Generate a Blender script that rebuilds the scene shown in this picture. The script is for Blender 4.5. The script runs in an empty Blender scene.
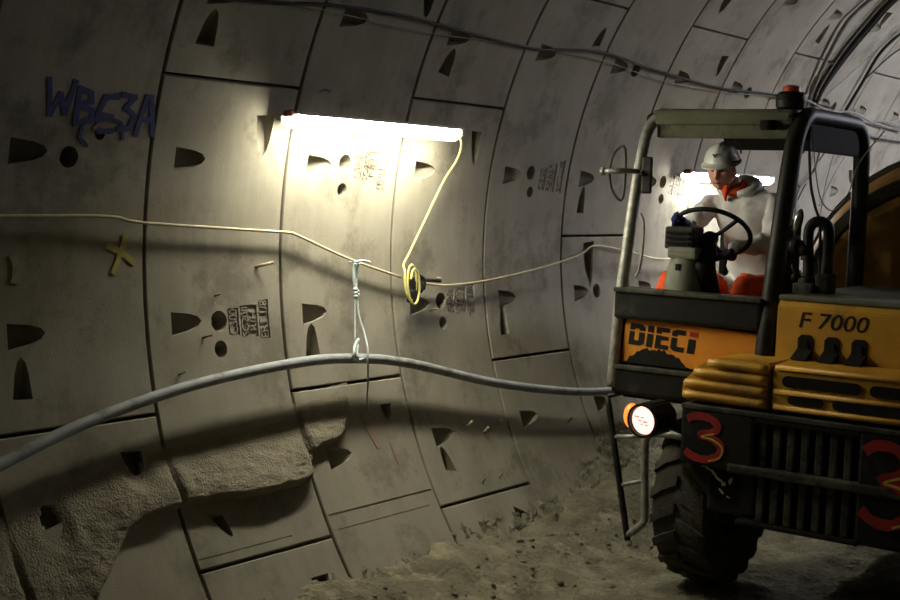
import bpy, bmesh, math, random
from mathutils import Vector, Matrix, noise
random.seed(4)
S = bpy.context.scene; COL = S.collection
V = Vector
# ------------------------------------------------------------------ geometry of the place
R = 3.1; ZC = 2.0; S0 = 3.4914; DS = 0.99489          # tunnel radius, axis height, first ring joint, ring width
def W(ring, th, off=0.0):
    t = math.radians(th); r = R - off
    return V((r*math.cos(t), S0 + DS*ring, ZC + r*math.sin(t)))
def frame_at(ring, th):
    t = math.radians(th)
    return V((0, 1, 0)), V((math.sin(t), 0, -math.cos(t))), V((-math.cos(t), 0, -math.sin(t)))   # along, up, out of the wall
# ------------------------------------------------------------------ materials
def mat(name, c1, c2=None, rough=.8, metal=0, scale=8, bump=0, bscale=60, spot=None, spot_amt=.55, spot_scale=3, detail=6, emit=None, estr=0, bdist=.01):
    m = bpy.data.materials.new(name); m.use_nodes = True
    n = m.node_tree.nodes; L = m.node_tree.links; b = n['Principled BSDF']
    b.inputs['Specular IOR Level'].default_value = .2 if rough > .45 else .5; b.inputs['Roughness'].default_value = rough; b.inputs['Metallic'].default_value = metal
    tc = n.new('ShaderNodeTexCoord')
    c2 = c2 or tuple(x*.75 for x in c1)
    nz = n.new('ShaderNodeTexNoise'); nz.inputs['Scale'].default_value = scale; nz.inputs['Detail'].default_value = detail; nz.inputs['Roughness'].default_value = .6
    L.new(tc.outputs['Object'], nz.inputs['Vector'])
    r = n.new('ShaderNodeValToRGB'); r.color_ramp.elements[0].position = .33; r.color_ramp.elements[1].position = .67
    r.color_ramp.elements[0].color = (*c1, 1); r.color_ramp.elements[1].color = (*c2, 1)
    L.new(nz.outputs['Fac'], r.inputs['Fac']); out = r.outputs['Color']
    if spot:
        n2 = n.new('ShaderNodeTexNoise'); n2.inputs['Scale'].default_value = spot_scale; n2.inputs['Detail'].default_value = 8; n2.inputs['Roughness'].default_value = .7
        L.new(tc.outputs['Object'], n2.inputs['Vector'])
        r2 = n.new('ShaderNodeValToRGB'); r2.color_ramp.elements[0].position = spot_amt-.04; r2.color_ramp.elements[1].position = spot_amt+.08
        L.new(n2.outputs['Fac'], r2.inputs['Fac'])
        mx = n.new('ShaderNodeMix'); mx.data_type = 'RGBA'; L.new(r2.outputs['Color'], mx.inputs[0]); L.new(out, mx.inputs[6]); mx.inputs[7].default_value = (*spot, 1)
        out = mx.outputs[2]
    L.new(out, b.inputs['Base Color'])
    if bump:
        n3 = n.new('ShaderNodeTexNoise'); n3.inputs['Scale'].default_value = bscale; n3.inputs['Detail'].default_value = 5
        L.new(tc.outputs['Object'], n3.inputs['Vector'])
        bp = n.new('ShaderNodeBump'); bp.inputs['Strength'].default_value = bump; bp.inputs['Distance'].default_value = bdist
        L.new(n3.outputs['Fac'], bp.inputs['Height']); L.new(bp.outputs['Normal'], b.inputs['Normal'])
    if emit:
        b.inputs['Emission Color'].default_value = (*emit, 1); b.inputs['Emission Strength'].default_value = estr
    return m
m_conc = mat('precast_concrete', (.31, .29, .24), (.245, .225, .185), .85, scale=2.6, bump=.3, bscale=130, spot=(.18, .165, .13), spot_amt=.56, spot_scale=2.2, bdist=.006, detail=14)
def add_streaks(m):        # dribbles of grout and board marks that run round the ring
    n = m.node_tree.nodes; L = m.node_tree.links; b = n['Principled BSDF']
    src = b.inputs['Base Color'].links[0].from_socket
    tc = n.new('ShaderNodeTexCoord'); mp = n.new('ShaderNodeMapping'); mp.inputs['Scale'].default_value = (1.2, 14, 1.2); L.new(tc.outputs['Object'], mp.inputs['Vector'])
    nz = n.new('ShaderNodeTexNoise'); nz.inputs['Scale'].default_value = 1.5; nz.inputs['Detail'].default_value = 8; L.new(mp.outputs['Vector'], nz.inputs['Vector'])
    r = n.new('ShaderNodeValToRGB'); r.color_ramp.elements[0].position = .3; r.color_ramp.elements[0].color = (.72, .7, .66, 1); r.color_ramp.elements[1].position = .7; r.color_ramp.elements[1].color = (1.12, 1.12, 1.12, 1)
    L.new(nz.outputs['Fac'], r.inputs['Fac'])
    mx = n.new('ShaderNodeMix'); mx.data_type = 'RGBA'; mx.blend_type = 'MULTIPLY'; mx.inputs[0].default_value = .22
    L.new(src, mx.inputs[6]); L.new(r.outputs['Color'], mx.inputs[7]); L.new(mx.outputs[2], b.inputs['Base Color'])
add_streaks(m_conc)
m_joint = mat('joint_gasket', (.03, .028, .025), rough=.95)
m_mort = mat('rough_mortar', (.27, .245, .185), (.2, .18, .14), .95, scale=6, bump=.8, bscale=90, bdist=.012)
m_mud = mat('tunnel_mud', (.19, .175, .12), (.11, .1, .07), .9, scale=5, bump=.9, bscale=35, spot=(.25, .23, .165), spot_amt=.55, spot_scale=4, bdist=.03)
m_blackmetal = mat('black_paint', (.009, .009, .009), (.014, .014, .012), .5, scale=14, bump=.15, spot=(.035, .034, .026), spot_amt=.6, spot_scale=5)
m_dustblack = mat('dusty_black_steel', (.035, .035, .028), (.02, .02, .017), .65, scale=10, bump=.3, spot=(.07, .068, .05), spot_amt=.5, spot_scale=6)
m_olive = mat('dusty_roof_beam', (.08, .08, .05), (.13, .13, .085), .7, scale=5, bump=.3, spot=(.03, .03, .02), spot_amt=.6, spot_scale=7)
m_yel = mat('yellow_paint', (.60, .32, .03), (.42, .22, .025), .45, scale=5, bump=.08, spot=(.2, .13, .04), spot_amt=.62, spot_scale=5)
m_orange = mat('orange_panel_paint', (.72, .29, .03), (.6, .23, .03), .5, scale=5, bump=.08, spot=(.3, .17, .04), spot_amt=.66, spot_scale=9)
m_drum = mat('drum_paint', (.5, .27, .05), (.36, .2, .045), .6, scale=3, bump=.2, spot=(.16, .12, .05), spot_amt=.6, spot_scale=4)
m_drumdark = mat('drum_dark_band', (.06, .05, .03), (.03, .026, .018), .7, scale=6, bump=.3)
m_hoodtop = mat('dusty_hood_top', (.16, .155, .12), (.1, .1, .08), .8, scale=6, bump=.3)
m_hole = mat('dark_opening', (.012, .011, .009), rough=.9)
m_rub = mat('tyre_rubber', (.035, .034, .028), (.065, .06, .045), .9, scale=7, bump=.4, spot=(.13, .12, .085), spot_amt=.6, spot_scale=6)
m_steel = mat('worn_steel', (.35, .35, .32), (.2, .2, .18), .5, .5, scale=20, bump=.2)
m_greybeige = mat('grey_plastic', (.25, .26, .2), (.18, .19, .15), .6, scale=8, bump=.1)
m_letter = mat('black_lettering', (.012, .012, .012), rough=.6)
m_red = mat('red_spray', (.36, .025, .02), (.2, .02, .018), .7, scale=12)
m_yspray = mat('yellow_spray', (.6, .42, .08), (.4, .28, .05), .8, scale=20)
m_reddot = mat('red_lettering', (.45, .03, .02), rough=.6)
m_scrape = mat('bare_scrape', (.6, .58, .5), rough=.7)
m_blue = mat('blue_spray', (.05, .06, .16), (.07, .085, .18), .9, scale=25)
m_ycross = mat('yellow_chalk', (.45, .4, .1), (.3, .28, .12), .9, scale=30)
m_chalk = mat('pale_chalk', (.33, .34, .25), (.25, .25, .2), .9, scale=30)
m_redchalk = mat('red_chalk', (.3, .19, .15), (.26, .19, .15), .9, scale=30)
m_pipe = mat('grey_blue_hose', (.34, .37, .4), (.24, .26, .28), .55, scale=9, bump=.15, spot=(.16, .155, .13), spot_amt=.56, spot_scale=6)
m_wire = mat('cream_cable', (.55, .5, .34), (.42, .38, .26), .6, scale=20)
m_ywire = mat('yellow_cable', (.75, .68, .25), (.6, .55, .2), .5, scale=20)
m_rope = mat('pale_blue_rope', (.5, .57, .58), (.4, .46, .48), .8, scale=60, bump=.3, bscale=200)
m_dkwire = mat('black_cable', (.012, .012, .012), (.02, .02, .018), .6, scale=20)
m_gywire = mat('grey_cable', (.25, .25, .24), (.16, .16, .15), .6, scale=20)
m_pin = mat('rusty_pin', (.4, .36, .24), (.3, .24, .15), .6, scale=40)
m_lampbody = mat('lamp_housing', (.5, .5, .47), rough=.6)
m_lampred = mat('lamp_end_plug', (.22, .05, .035), rough=.6)
m_tubeL = mat('lit_diffuser', (.9, .9, .85), rough=.4, emit=(1, .94, .72), estr=92)
m_tubeC = mat('lit_diffuser_cool', (.9, .9, .9), rough=.4, emit=(.98, .97, .9), estr=60)
m_tubeR = mat('lit_diffuser_white', (.9, .9, .9), rough=.4, emit=(.85, .87, 1), estr=340)
m_head = mat('lit_headlamp', (.9, .8, .8), rough=.3, emit=(1, .6, .52), estr=1.6)
m_headpat = mat('headlamp_pattern', (.6, .4, .4), rough=.4, emit=(1, .2, .15), estr=.7)
m_ind = mat('lit_indicator', (.9, .3, .05), rough=.3, emit=(1, .22, .03), estr=1.3)
m_beac = mat('orange_beacon_lens', (.7, .09, .03), rough=.3)
m_white = mat('white_coverall', (.85, .85, .85), (.78, .78, .79), .75, scale=5, bump=.4, bscale=12, bdist=.03)
m_hiorange = mat('orange_trousers', (.85, .1, .02), (.75, .08, .02), .7, scale=6, bump=.3, bscale=18, bdist=.02)
m_skin = mat('skin', (.78, .42, .33), (.7, .36, .28), .55, scale=20)
m_helmet = mat('white_helmet', (.85, .85, .82), (.75, .75, .72), .35, scale=5, spot=(.4, .39, .33), spot_amt=.66, spot_scale=9)
m_strap = mat('dark_strap', (.04, .04, .035), rough=.7)
m_glove = mat('blue_glove', (.02, .03, .16), (.02, .025, .1), .7, scale=20)
m_hair = mat('grey_hair', (.12, .1, .08), rough=.9)
m_eye = mat('eye', (.03, .025, .02), rough=.3)
m_glass = mat('oval_mirror_glass', (.35, .36, .33), rough=.15, metal=.8)
# ------------------------------------------------------------------ mesh helpers
class MB:
    def __init__(s): s.bm = bmesh.new(); s.mats = []
    def mi(s, m):
        if m is None: m = m_blackmetal
        if m not in s.mats: s.mats.append(m)
        return s.mats.index(m)
    def add(s, vs, fs, m=None, smooth=False):
        i = s.mi(m); bv = [s.bm.verts.new(v) for v in vs]
        for f in fs:
            try:
                q = s.bm.faces.new([bv[k] for k in f]); q.material_index = i; q.smooth = smooth
            except ValueError: pass
        return s
    def addbm(s, b, m=None, smooth=False, mtx=None):
        b.verts.ensure_lookup_table(); b.verts.index_update()
        s.add([(mtx @ v.co if mtx else v.co.copy()) for v in b.verts], [[v.index for v in f.verts] for f in b.faces], m, smooth); b.free(); return s
    def box(s, lo, hi, m=None, bev=.008, mtx=None, seg=2):
        b = bmesh.new(); bmesh.ops.create_cube(b, size=1)
        lo, hi = V(lo), V(hi)
        for v in b.verts: v.co = V([(lo[i]+hi[i])/2 + v.co[i]*(hi[i]-lo[i]) for i in range(3)])
        if bev: bmesh.ops.bevel(b, geom=b.edges[:], offset=bev, segments=seg, affect='EDGES', profile=.6)
        return s.addbm(b, m, False, mtx)
    def tube(s, pts, r, m=None, seg=10, closed=False, smooth=True, sub=6, flat=1, square=False):
        pts = [V(p) for p in pts]; n = len(pts); P = []
        rr = r if isinstance(r, (list, tuple)) else [r]*n; RR = []
        if sub > 1 and n > 2:
            rng = range(n if closed else n-1)
            for i in rng:
                g = (lambda k: pts[k % n]) if closed else (lambda k: pts[max(0, min(n-1, k))])
                p0, p1, p2, p3 = g(i-1), g(i), g(i+1), g(i+2)
                for j in range(sub):
                    t = j/sub
                    P.append(.5*((2*p1)+(-p0+p2)*t+(2*p0-5*p1+4*p2-p3)*t*t+(-p0+3*p1-3*p2+p3)*t**3))
                    RR.append(rr[i]*(1-t)+rr[(i+1) % n]*t)
            if not closed: P.append(pts[-1]); RR.append(rr[-1])
        else: P = pts; RR = list(rr)
        N = len(P); T = []
        for i in range(N):
            a = P[(i-1) % N] if closed else P[max(0, i-1)]; b = P[(i+1) % N] if closed else P[min(N-1, i+1)]
            T.append((b-a).normalized())
        up = V((0, 0, 1)) if abs(T[0].z) < .9 else V((1, 0, 0)); nrm = (up-T[0]*up.dot(T[0])).normalized()
        vs = []
        for i in range(N):
            nrm = (nrm-T[i]*nrm.dot(T[i])).normalized(); bi = T[i].cross(nrm)
            for k in range(seg):
                an = 2*math.pi*(k+(.5 if square else 0))/seg; q = RR[i]*(1.3 if square else 1)
                vs.append(P[i]+nrm*math.cos(an)*q+bi*math.sin(an)*q*flat)
        fs = []
        for i in range(N if closed else N-1):
            j = (i+1) % N
            for k in range(seg): fs.append((i*seg+k, i*seg+(k+1) % seg, j*seg+(k+1) % seg, j*seg+k))
        if not closed: fs += [tuple(range(seg))[::-1], tuple((N-1)*seg+k for k in range(seg))]
        return s.add(vs, fs, m, smooth and not square)
    def lathe(s, prof, org, ax, m=None, seg=32, smooth=True, mats=None, capped=True):
        ax = V(ax).normalized(); org = V(org); u = ax.orthogonal().normalized(); w = ax.cross(u)
        for i in range(len(prof)-1):
            a, b = prof[i], prof[i+1]; vs = []
            for r, h in (a, b):
                for k in range(seg):
                    an = 2*math.pi*k/seg; vs.append(org+ax*h+u*math.cos(an)*r+w*math.sin(an)*r)
            s.add(vs, [(k, (k+1) % seg, seg+(k+1) % seg, seg+k) for k in range(seg)], mats[i] if mats else m, smooth)
        return s
    def prism(s, poly, fr, d0, d1, m=None, bev=0, smooth=False):
        o, ux, uy, uz = [V(x) for x in fr]; b = bmesh.new(); n = len(poly)
        a = [b.verts.new(o+ux*p[0]+uy*p[1]+uz*d0) for p in poly]; c = [b.verts.new(o+ux*p[0]+uy*p[1]+uz*d1) for p in poly]
        b.faces.new(a[::-1]); b.faces.new(c)
        for i in range(n): b.faces.new((a[i], a[(i+1) % n], c[(i+1) % n], c[i]))
        bmesh.ops.recalc_face_normals(b, faces=b.faces[:])
        if bev: bmesh.ops.bevel(b, geom=b.edges[:], offset=bev, segments=2, affect='EDGES')
        return s.addbm(b, m, smooth)
    def ball(s, c, r, m=None, sub=3, mtx=None, fn=None):
        b = bmesh.new(); bmesh.ops.create_icosphere(b, subdivisions=sub, radius=1)
        r = (r, r, r) if isinstance(r, (int, float)) else r
        for v in b.verts:
            q = V((v.co.x*r[0], v.co.y*r[1], v.co.z*r[2]))
            if fn: q = fn(v.co.copy(), q)
            v.co = (mtx @ q if mtx else q)+V(c)
        return s.addbm(b, m, True)
    def build(s, name, parent=None, recalc=True):
        me = bpy.data.meshes.new(name)
        if recalc: bmesh.ops.recalc_face_normals(s.bm, faces=s.bm.faces[:])
        s.bm.to_mesh(me); s.bm.free()
        for m in s.mats: me.materials.append(m)
        o = bpy.data.objects.new(name, me); COL.objects.link(o)
        if parent: o.parent = parent
        return o
def tag(o, label=None, cat=None, group=None, kind=None):
    if label: o['label'] = label
    if cat: o['category'] = cat
    if group: o['group'] = group
    if kind: o['kind'] = kind
    return o
def empty(name, loc, label, cat, group=None):
    o = bpy.data.objects.new(name, None); COL.objects.link(o); o.location = loc; o.empty_display_size = .2
    return tag(o, label, cat, group)
_tc = {}
def text_geo(body, shear=0):
    if (body, shear) in _tc: return _tc[(body, shear)]
    c = bpy.data.curves.new('t', 'FONT'); c.body = body; c.size = 1; c.extrude = .5; c.shear = shear; c.resolution_u = 3
    c.align_x = 'LEFT'; o = bpy.data.objects.new('t', c); COL.objects.link(o)
    bpy.context.view_layer.update()
    me = o.evaluated_get(bpy.context.evaluated_depsgraph_get()).to_mesh()
    vs = [v.co.copy() for v in me.vertices]; fs = [list(p.vertices) for p in me.polygons]
    o.evaluated_get(bpy.context.evaluated_depsgraph_get()).to_mesh_clear(); bpy.data.objects.remove(o)
    x0 = min(v.x for v in vs); x1 = max(v.x for v in vs); y0 = min(v.y for v in vs); y1 = max(v.y for v in vs)
    vs = [V(((v.x-x0)/(x1-x0), (v.y-y0)/(y1-y0), v.z+.5)) for v in vs]     # unit box: x 0..1, y 0..1, z 0..1
    _tc[(body, shear)] = (vs, fs); return vs, fs
# ------------------------------------------------------------------ tunnel lining
HOLES = [(.503,167.4,.054),(.671,165.16,.03),(2.494,166.62,.052),(2.497,169.65,.042),(1.505,183.32,.058),(1.501,186.17,.047),(3.501,182.98,.056),(3.501,185.71,.042),
 (4.498,166.62,.052),(4.522,169.18,.04),(6.485,166.93,.054),(6.497,169.59,.044),(5.51,150.75,.059),(7.522,151.15,.056),(8.5,166.8,.055),(9.5,151,.055),(9.5,183.2,.055),(7.5,183.2,.055),(5.5,183.2,.055)]
VP = [((1.162,155.87),(1.293,155.9),(1.234,152.15)),((1.707,162.16),(1.846,162.1),(1.795,166.35)),((3.697,161.77),(3.811,161.78),(3.795,166.0)),((3.174,155.16),(3.299,155.56),(3.26,152.04)),
 ((4.147,188),(4.258,188),(4.201,183.97)),((2.16,187.85),(2.281,187.8),(2.233,184.32)),((5.31,176.21),(5.472,175.95),(5.403,182.58)),((.163,188.77),(.272,188.9),(.232,185.12)),
 ((.722,194.76),(.852,195),(.809,198.62)),((1.17,202.1),(1.267,202.55),(1.286,204.87)),((2.737,194.3),(2.841,194.39),(2.776,196.27)),((3.18,203.41),(3.286,203.81),(3.212,200.47)),
 ((4.772,148.76),(4.874,148.44),(4.835,145.73)),((2.787,147.14),(2.881,147.04),(2.873,149.2)),((6.727,146.14),(6.844,145.91),(6.809,149.56)),((6.201,137.47),(6.32,137.5),(6.266,139.87)),
 ((8.236,140.25),(8.352,140.4),(8.275,136.55)),((9.19,131.35),(9.332,131.15),(9.307,134.64)),((8.858,149.85),(8.962,149.86),(8.848,146.64)),((5.184,171.93),(5.291,171.92),(5.245,167.93)),
 ((10.547,162.62),(10.69,162.53),(10.68,165.41)),((7.2,187.8),(7.3,187.8),(7.25,184)),((8.7,146),(8.8,146),(8.76,149.5))]
for k in range(-1, 13):
    for a in (119, 134.9, 150.75, 167.1, 183.3, 199.3, 214.7):
        if (k == 4 and a == 214.7) or (k == 3 and a == 214.7) or (k == 1 and a > 199): continue
        VP.append(((k+.168, a-1.18), (k+.166, a+1.18), (k+.378, a-.15)))
VP += [((1.714,210.92),(1.851,210.94),(1.775,212.74)),((3.701,209.7),(3.688,211.41),(3.831,211.65)),((4.171,214.18),(4.324,214.75),(4.221,215.6)),((3.173,214.24),(3.343,215.07),(3.22,215.9))]
LAB = [(2.03,2.97,205.28,205.08,[]),(2.06,2.9,206.95,206.85,[]),(1.02,1.7,206.3,206.2,[]), # (s0,s1,th_bottom,th_top, columns[(text, fraction of width start, end, fraction of length start, end)])
 (1.572,1.655,184.9,182.1,[('C300',.12,.88,.04,.96)]),(1.668,1.797,185.2,181.9,[('SG200',.06,.46,.04,.96),('R/H',.54,.94,.2,.8)]),(1.81,1.888,185.5,181.4,[('ERT 1/8',.12,.88,.03,.97)]),
 (2.583,2.655,168.3,165.7,[('C300',.12,.88,.04,.96)]),(2.672,2.79,168.6,165.2,[('SG200',.06,.46,.04,.96),('R/H',.54,.94,.2,.8)]),(2.808,2.88,169.5,164.6,[('1881 18',.12,.88,.03,.97)]),
 (3.567,3.645,184.5,181.7,[('C300',.12,.88,.04,.96)]),(3.66,3.78,184.8,181.4,[('SG200',.06,.46,.04,.96),('R/H',.54,.94,.2,.8)]),(3.80,3.88,185.3,181.1,[('ERT 1/8',.12,.88,.03,.97)]),
 (4.62,4.70,168.9,165.8,[('C300',.12,.88,.04,.96)]),(4.715,4.83,169.1,165.2,[('SG200',.06,.46,.04,.96),('R/H',.54,.94,.2,.8)]),(4.86,4.93,169.2,164.6,[('ERT 1/8',.12,.88,.03,.97)]),
 (6.61,6.68,168.9,165.6,[('C300',.12,.88,.04,.96)]),(6.69,6.79,169.1,165.3,[('SG200',.06,.46,.04,.96),('R/H',.54,.94,.2,.8)]),(6.80,6.86,169.2,165,[('ERT 1/8',.12,.88,.03,.97)])]
JOINTS = {-1:(175.2,143),0:(127,191.8),1:(159,207.4),2:(143,191.4),3:(158.6,207.5),4:(142.7,191.1),5:(175.2,207.5),6:(142.8,191.2),7:(127,175.2,207.5),8:(143,191.2),9:(127,159,207.5),10:(143,191.2),11:(127,175,207),12:(143,191)}
G = .0085; GT = math.degrees(.009/R); C_ = .006; CT = math.degrees(C_/R)
def panel_bm(k, t0, t1):
    t0 += GT; t1 -= GT; n = max(2, int((t1-t0)/1.0))
    ts = [t0, t0+CT]+[t0+CT+(t1-t0-2*CT)*i/n for i in range(1, n)]+[t1-CT, t1]
    g = G/DS; c = C_/DS; ss = [k+g, k+g+c, k+1-g-c, k+1-g]
    b = bmesh.new(); inn = [[b.verts.new(W(s, t, -C_ if (i in (0, 3) or j in (0, len(ts)-1)) else 0)) for j, t in enumerate(ts)] for i, s in enumerate(ss)]
    out = [[b.verts.new(W(s, t, -.24)) for t in ts] for s in ss]
    I, J = 4, len(ts)
    for i in range(I-1):
        for j in range(J-1):
            b.faces.new((inn[i][j], inn[i+1][j], inn[i+1][j+1], inn[i][j+1])); b.faces.new((out[i][j], out[i][j+1], out[i+1][j+1], out[i+1][j]))
    for i in range(I-1):
        for j in (0, J-1): b.faces.new((inn[i][j], inn[i+1][j], out[i+1][j], out[i][j]))
    for j in range(J-1):
        for i in (0, I-1): b.faces.new((inn[i][j], inn[i][j+1], out[i][j+1], out[i][j]))
    bmesh.ops.recalc_face_normals(b, faces=b.faces[:]); return b
def hull(b, pts):
    vs = [b.verts.new(p) for p in pts]; r = bmesh.ops.convex_hull(b, input=vs)
    bad = [g for g in r['geom_interior'] if isinstance(g, bmesh.types.BMVert)]
    if bad: bmesh.ops.delete(b, geom=list(set(bad)), context='VERTS')
def wedge_pts(A, B, T):
    P2 = []; mx = ((A[0]+B[0])/2, (A[1]+B[1])/2)
    def pt(u, w):   # u 0 at the wide edge, 1 at the tip; w -1..1 across
        return (mx[0]+(T[0]-mx[0])*u+(B[0]-A[0])/2*w, mx[1]+(T[1]-mx[1])*u+(B[1]-A[1])/2*w)
    L = [(0,-1,.1),(0,1,.1),(.6,-.72,.045),(.6,.72,.045),(.88,-.42,.014),(.88,.42,.014),(1,0,.003)]
    out = []
    for u, w, d in L:
        s, t = pt(u, w); out += [W(s, t, .03), W(s, t, -d)]
    return out
def do_panel(target, k, t0, t1):
    pb = panel_bm(k, t0, t1); cut = []
    for q in VP:
        cx = sum(p[0] for p in q)/3; cy = sum(p[1] for p in q)/3
        if k < cx < k+1 and t0+.6 < cy < t1-.6: cut.append(('w', q))
    for h in HOLES:
        if k < h[0] < k+1 and t0+1.2 < h[1] < t1-1.2: cut.append(('h', h))
    for l in LAB:
        if k < l[0] < k+1 and t0 < (l[2]+l[3])/2 < t1: cut.append(('l', l))
    me = bpy.data.meshes.new('p'); pb.to_mesh(me); pb.free()
    for kind, q in cut:
        cb = bmesh.new()
        if kind == 'w': hull(cb, wedge_pts(*q))
        elif kind == 'h':
            a, u, o = frame_at(q[0], q[1]); c = W(q[0], q[1]); pts = []
            for i in range(20):
                an = i*math.pi/10+.05; d = a*math.cos(an)+u*math.sin(an)
                pts += [c+d*q[2]*1.06+o*.03, c+d*q[2]*.8-o*.11]
            hull(cb, pts)
        else:
            s0, s1, ta, tb = q[:4]
            hull(cb, [W(s, t, o) for s in (s0, s1) for t in (ta, (ta+tb)/2, tb) for o in (.03, -.009)])
        bmesh.ops.recalc_face_normals(cb, faces=cb.faces[:])
        cm = bpy.data.meshes.new('c'); cb.to_mesh(cm); cb.free()
        po = bpy.data.objects.new('p', me); co = bpy.data.objects.new('c', cm); COL.objects.link(po); COL.objects.link(co)
        md = po.modifiers.new('b', 'BOOLEAN'); md.operation = 'DIFFERENCE'; md.object = co; md.solver = 'EXACT'
        bpy.context.view_layer.update()
        ev = po.evaluated_get(bpy.context.evaluated_depsgraph_get()); m2 = bpy.data.meshes.new_from_object(ev)
        bpy.data.objects.remove(po); bpy.data.objects.remove(co)
        if len(m2.polygons) >= len(me.polygons)-60 and len(m2.polygons) > 60 and max(v.co.y for v in m2.vertices)-min(v.co.y for v in m2.vertices) > .9: me = m2
        else: print('CUT FAILED', k, kind, q[:3])
    target.add([v.co.copy() for v in me.vertices], [list(p.vertices) for p in me.polygons], m_conc)
def smooth_panels(o):
    me = o.data
    for p in me.polygons: p.use_smooth = False
wl = MB()
for k in range(-1, 13):
    js = sorted(JOINTS[k]); b = [111]+js+[218.5 if js[-1] > 205 else 218.5]
    for i in range(len(b)-1): do_panel(wl, k, b[i], b[i+1])
# raised letters standing in their recesses
for s0, s1, ta, tb, cols in LAB:
    for txt, w0, w1, l0, l1 in cols:
        vs, fs = text_geo(txt); out = []
        for v in vs:
            s = s0+(s1-s0)*(w1-(w1-w0)*v.y); t = ta+(tb-ta)*(l0+(l1-l0)*v.x)
            out.append(W(s, t, -.0095+.008*v.z))
        wl.add(out, fs, m_conc)
wall = wl.build('wall_left', recalc=False); tag(wall, kind='structure')
bk = MB()     # dark backing behind the joints
ts = [108+i*(113/40) for i in range(41)]
bk.add([W(s, t, -.215) for s in (-1, 13) for t in ts], [(i, i+1, 41+i+1, 41+i) for i in range(40)], m_joint)
tag(bk.build('trim_1'), kind='structure')
def shell(name, a0, a1, r0, r1, off=0):
    b = MB(); n = int((a1-a0)/2); rings = list(range(r0, r1+1))
    for k in rings[:-1]:
        vs = [W(s, a0+(a1-a0)*i/n, o) for s, o in ((k+.01, off-.02), (k+.02, off), (k+.98, off), (k+.99, off-.02)) for i in range(n+1)]
        b.add(vs, [(j*(n+1)+i, j*(n+1)+i+1, (j+1)*(n+1)+i+1, (j+1)*(n+1)+i) for j in range(3) for i in range(n)], m_conc, True)
    vs = [W(s, a0+(a1-a0)*i/n, off-.03) for s in (r0, r1) for i in range(n+1)]
    b.add(vs, [(i, i+1, n+1+i+1, n+1+i) for i in range(n)], m_joint)
    return tag(b.build(name, recalc=False), kind='structure')
shell('ceiling', 60, 111, -8, 34); shell('wall_right', -40, 60, -8, 34)
shell('wall_far', 111, 220, 13, 34); shell('wall_near', 111, 220, -8, -1)
# ---- markings on the wall: thin skins that follow the lining
def stroke(mb, pts, w, m, off=.004):
    P = [(a, b) for a, b in pts]
    for i in range(len(P)-1):
        n = 6; vs = []
        (s0, t0), (s1, t1) = P[i], P[i+1]
        ds = (s1-s0)*DS; dt = -(t1-t0)*math.pi/180*R; L = math.hypot(ds, dt) or 1
        nx, ny = -dt/L*w/2, ds/L*w/2; ex, ey = ds/L*w*.3, dt/L*w*.3
        for j in range(n+1):
            f = j/n; cs = s0*DS+ds*f; ct = f*dt; jw = random.uniform(.85, 1.12)
            if j == 0: cs -= ex; ct -= ey
            if j == n: cs += ex; ct += ey
            for sg in (-1, 1):
                S_ = (cs+nx*sg*jw)/DS; T_ = t0-(ct+ny*sg*jw)/R*180/math.pi
                for o in (off, .001): vs.append(W(S_, T_, o))
        fs = []
        for j in range(n):
            a = j*4; fs += [(a, a+2, a+6, a+4), (a, a+4, a+5, a+1), (a+2, a+3, a+7, a+6)]
        fs += [(0, 1, 3, 2), (n*4, n*4+2, n*4+3, n*4+1)]
        mb.add(vs, fs, m)
gl = MB()
def let(ox, strokes, w=.03):     # letter strokes in unit cell -> wall; ox in rings; height about 0.17 m
    for st in strokes: stroke(gl, [(ox[0]+x*ox[2], ox[1]+ox[3]*(1-y)) for x, y in st], w, m_blue)
H_ = 3.1
let((.335,160.6,.15,H_), [[(0,1),(.2,0),(.5,.6),(.75,.05),(1,1)]])
let((.515,161.2,.10,H_), [[(0,1),(0,0)],[(0,1),(.7,.9),(.8,.65),(0,.52)],[(0,.52),(.9,.4),(.9,.1),(0,0)]])
let((.64,161.4,.11,H_*1.25), [[(1,.95),(.3,.9),(0,.5),(.15,.1),(.9,.12)],[(.1,.5),(.8,.45)]])
let((.775,161.2,.10,H_*1.1), [[(0,.95),(.8,.9),(.3,.6),(.9,.4),(.7,.05),(0,0)]])
let((.89,161.4,.11,H_*1.15), [[(0,0),(.35,1),(.6,1),(1,0)],[(.15,.4),(.85,.4)]])
stroke(gl, [(.56,164.4),(.6,163.9),(.72,163.7),(.79,164.0),(.81,165.5)], .02, m_blue)
stroke(gl, [(.56,164.4),(.55,165.6),(.6,166.3)], .02, m_blue)
gl.build('blue_spray_letters', wall)
rd = MB(); stroke(rd, [(.63,164.7),(.655,164.3),(.70,164.5),(.71,165.1)], .022, m_redchalk); rd.build('red_spray_dab', wall)
x = MB(); stroke(x, [(.765,175.5),(.85,176.1),(.93,177.1)], .032, m_ycross); stroke(x, [(.875,174.6),(.845,176.3),(.80,178)], .032, m_ycross); x.build('yellow_cross_mark', wall)
x = MB(); stroke(x, [(.215,176.3),(.235,177.2),(.222,178.4)], .045, m_chalk); x.build('pale_chalk_mark', wall)
x = MB(); stroke(x, [(2.555,195.2),(2.58,197),(2.62,199)], .035, m_redchalk); stroke(x, [(2.74,199),(2.76,201.5)], .018, m_redchalk); stroke(x, [(3.42,198.6),(3.44,199.6)], .012, m_redchalk); x.build('red_chalk_streak', wall)
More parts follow.
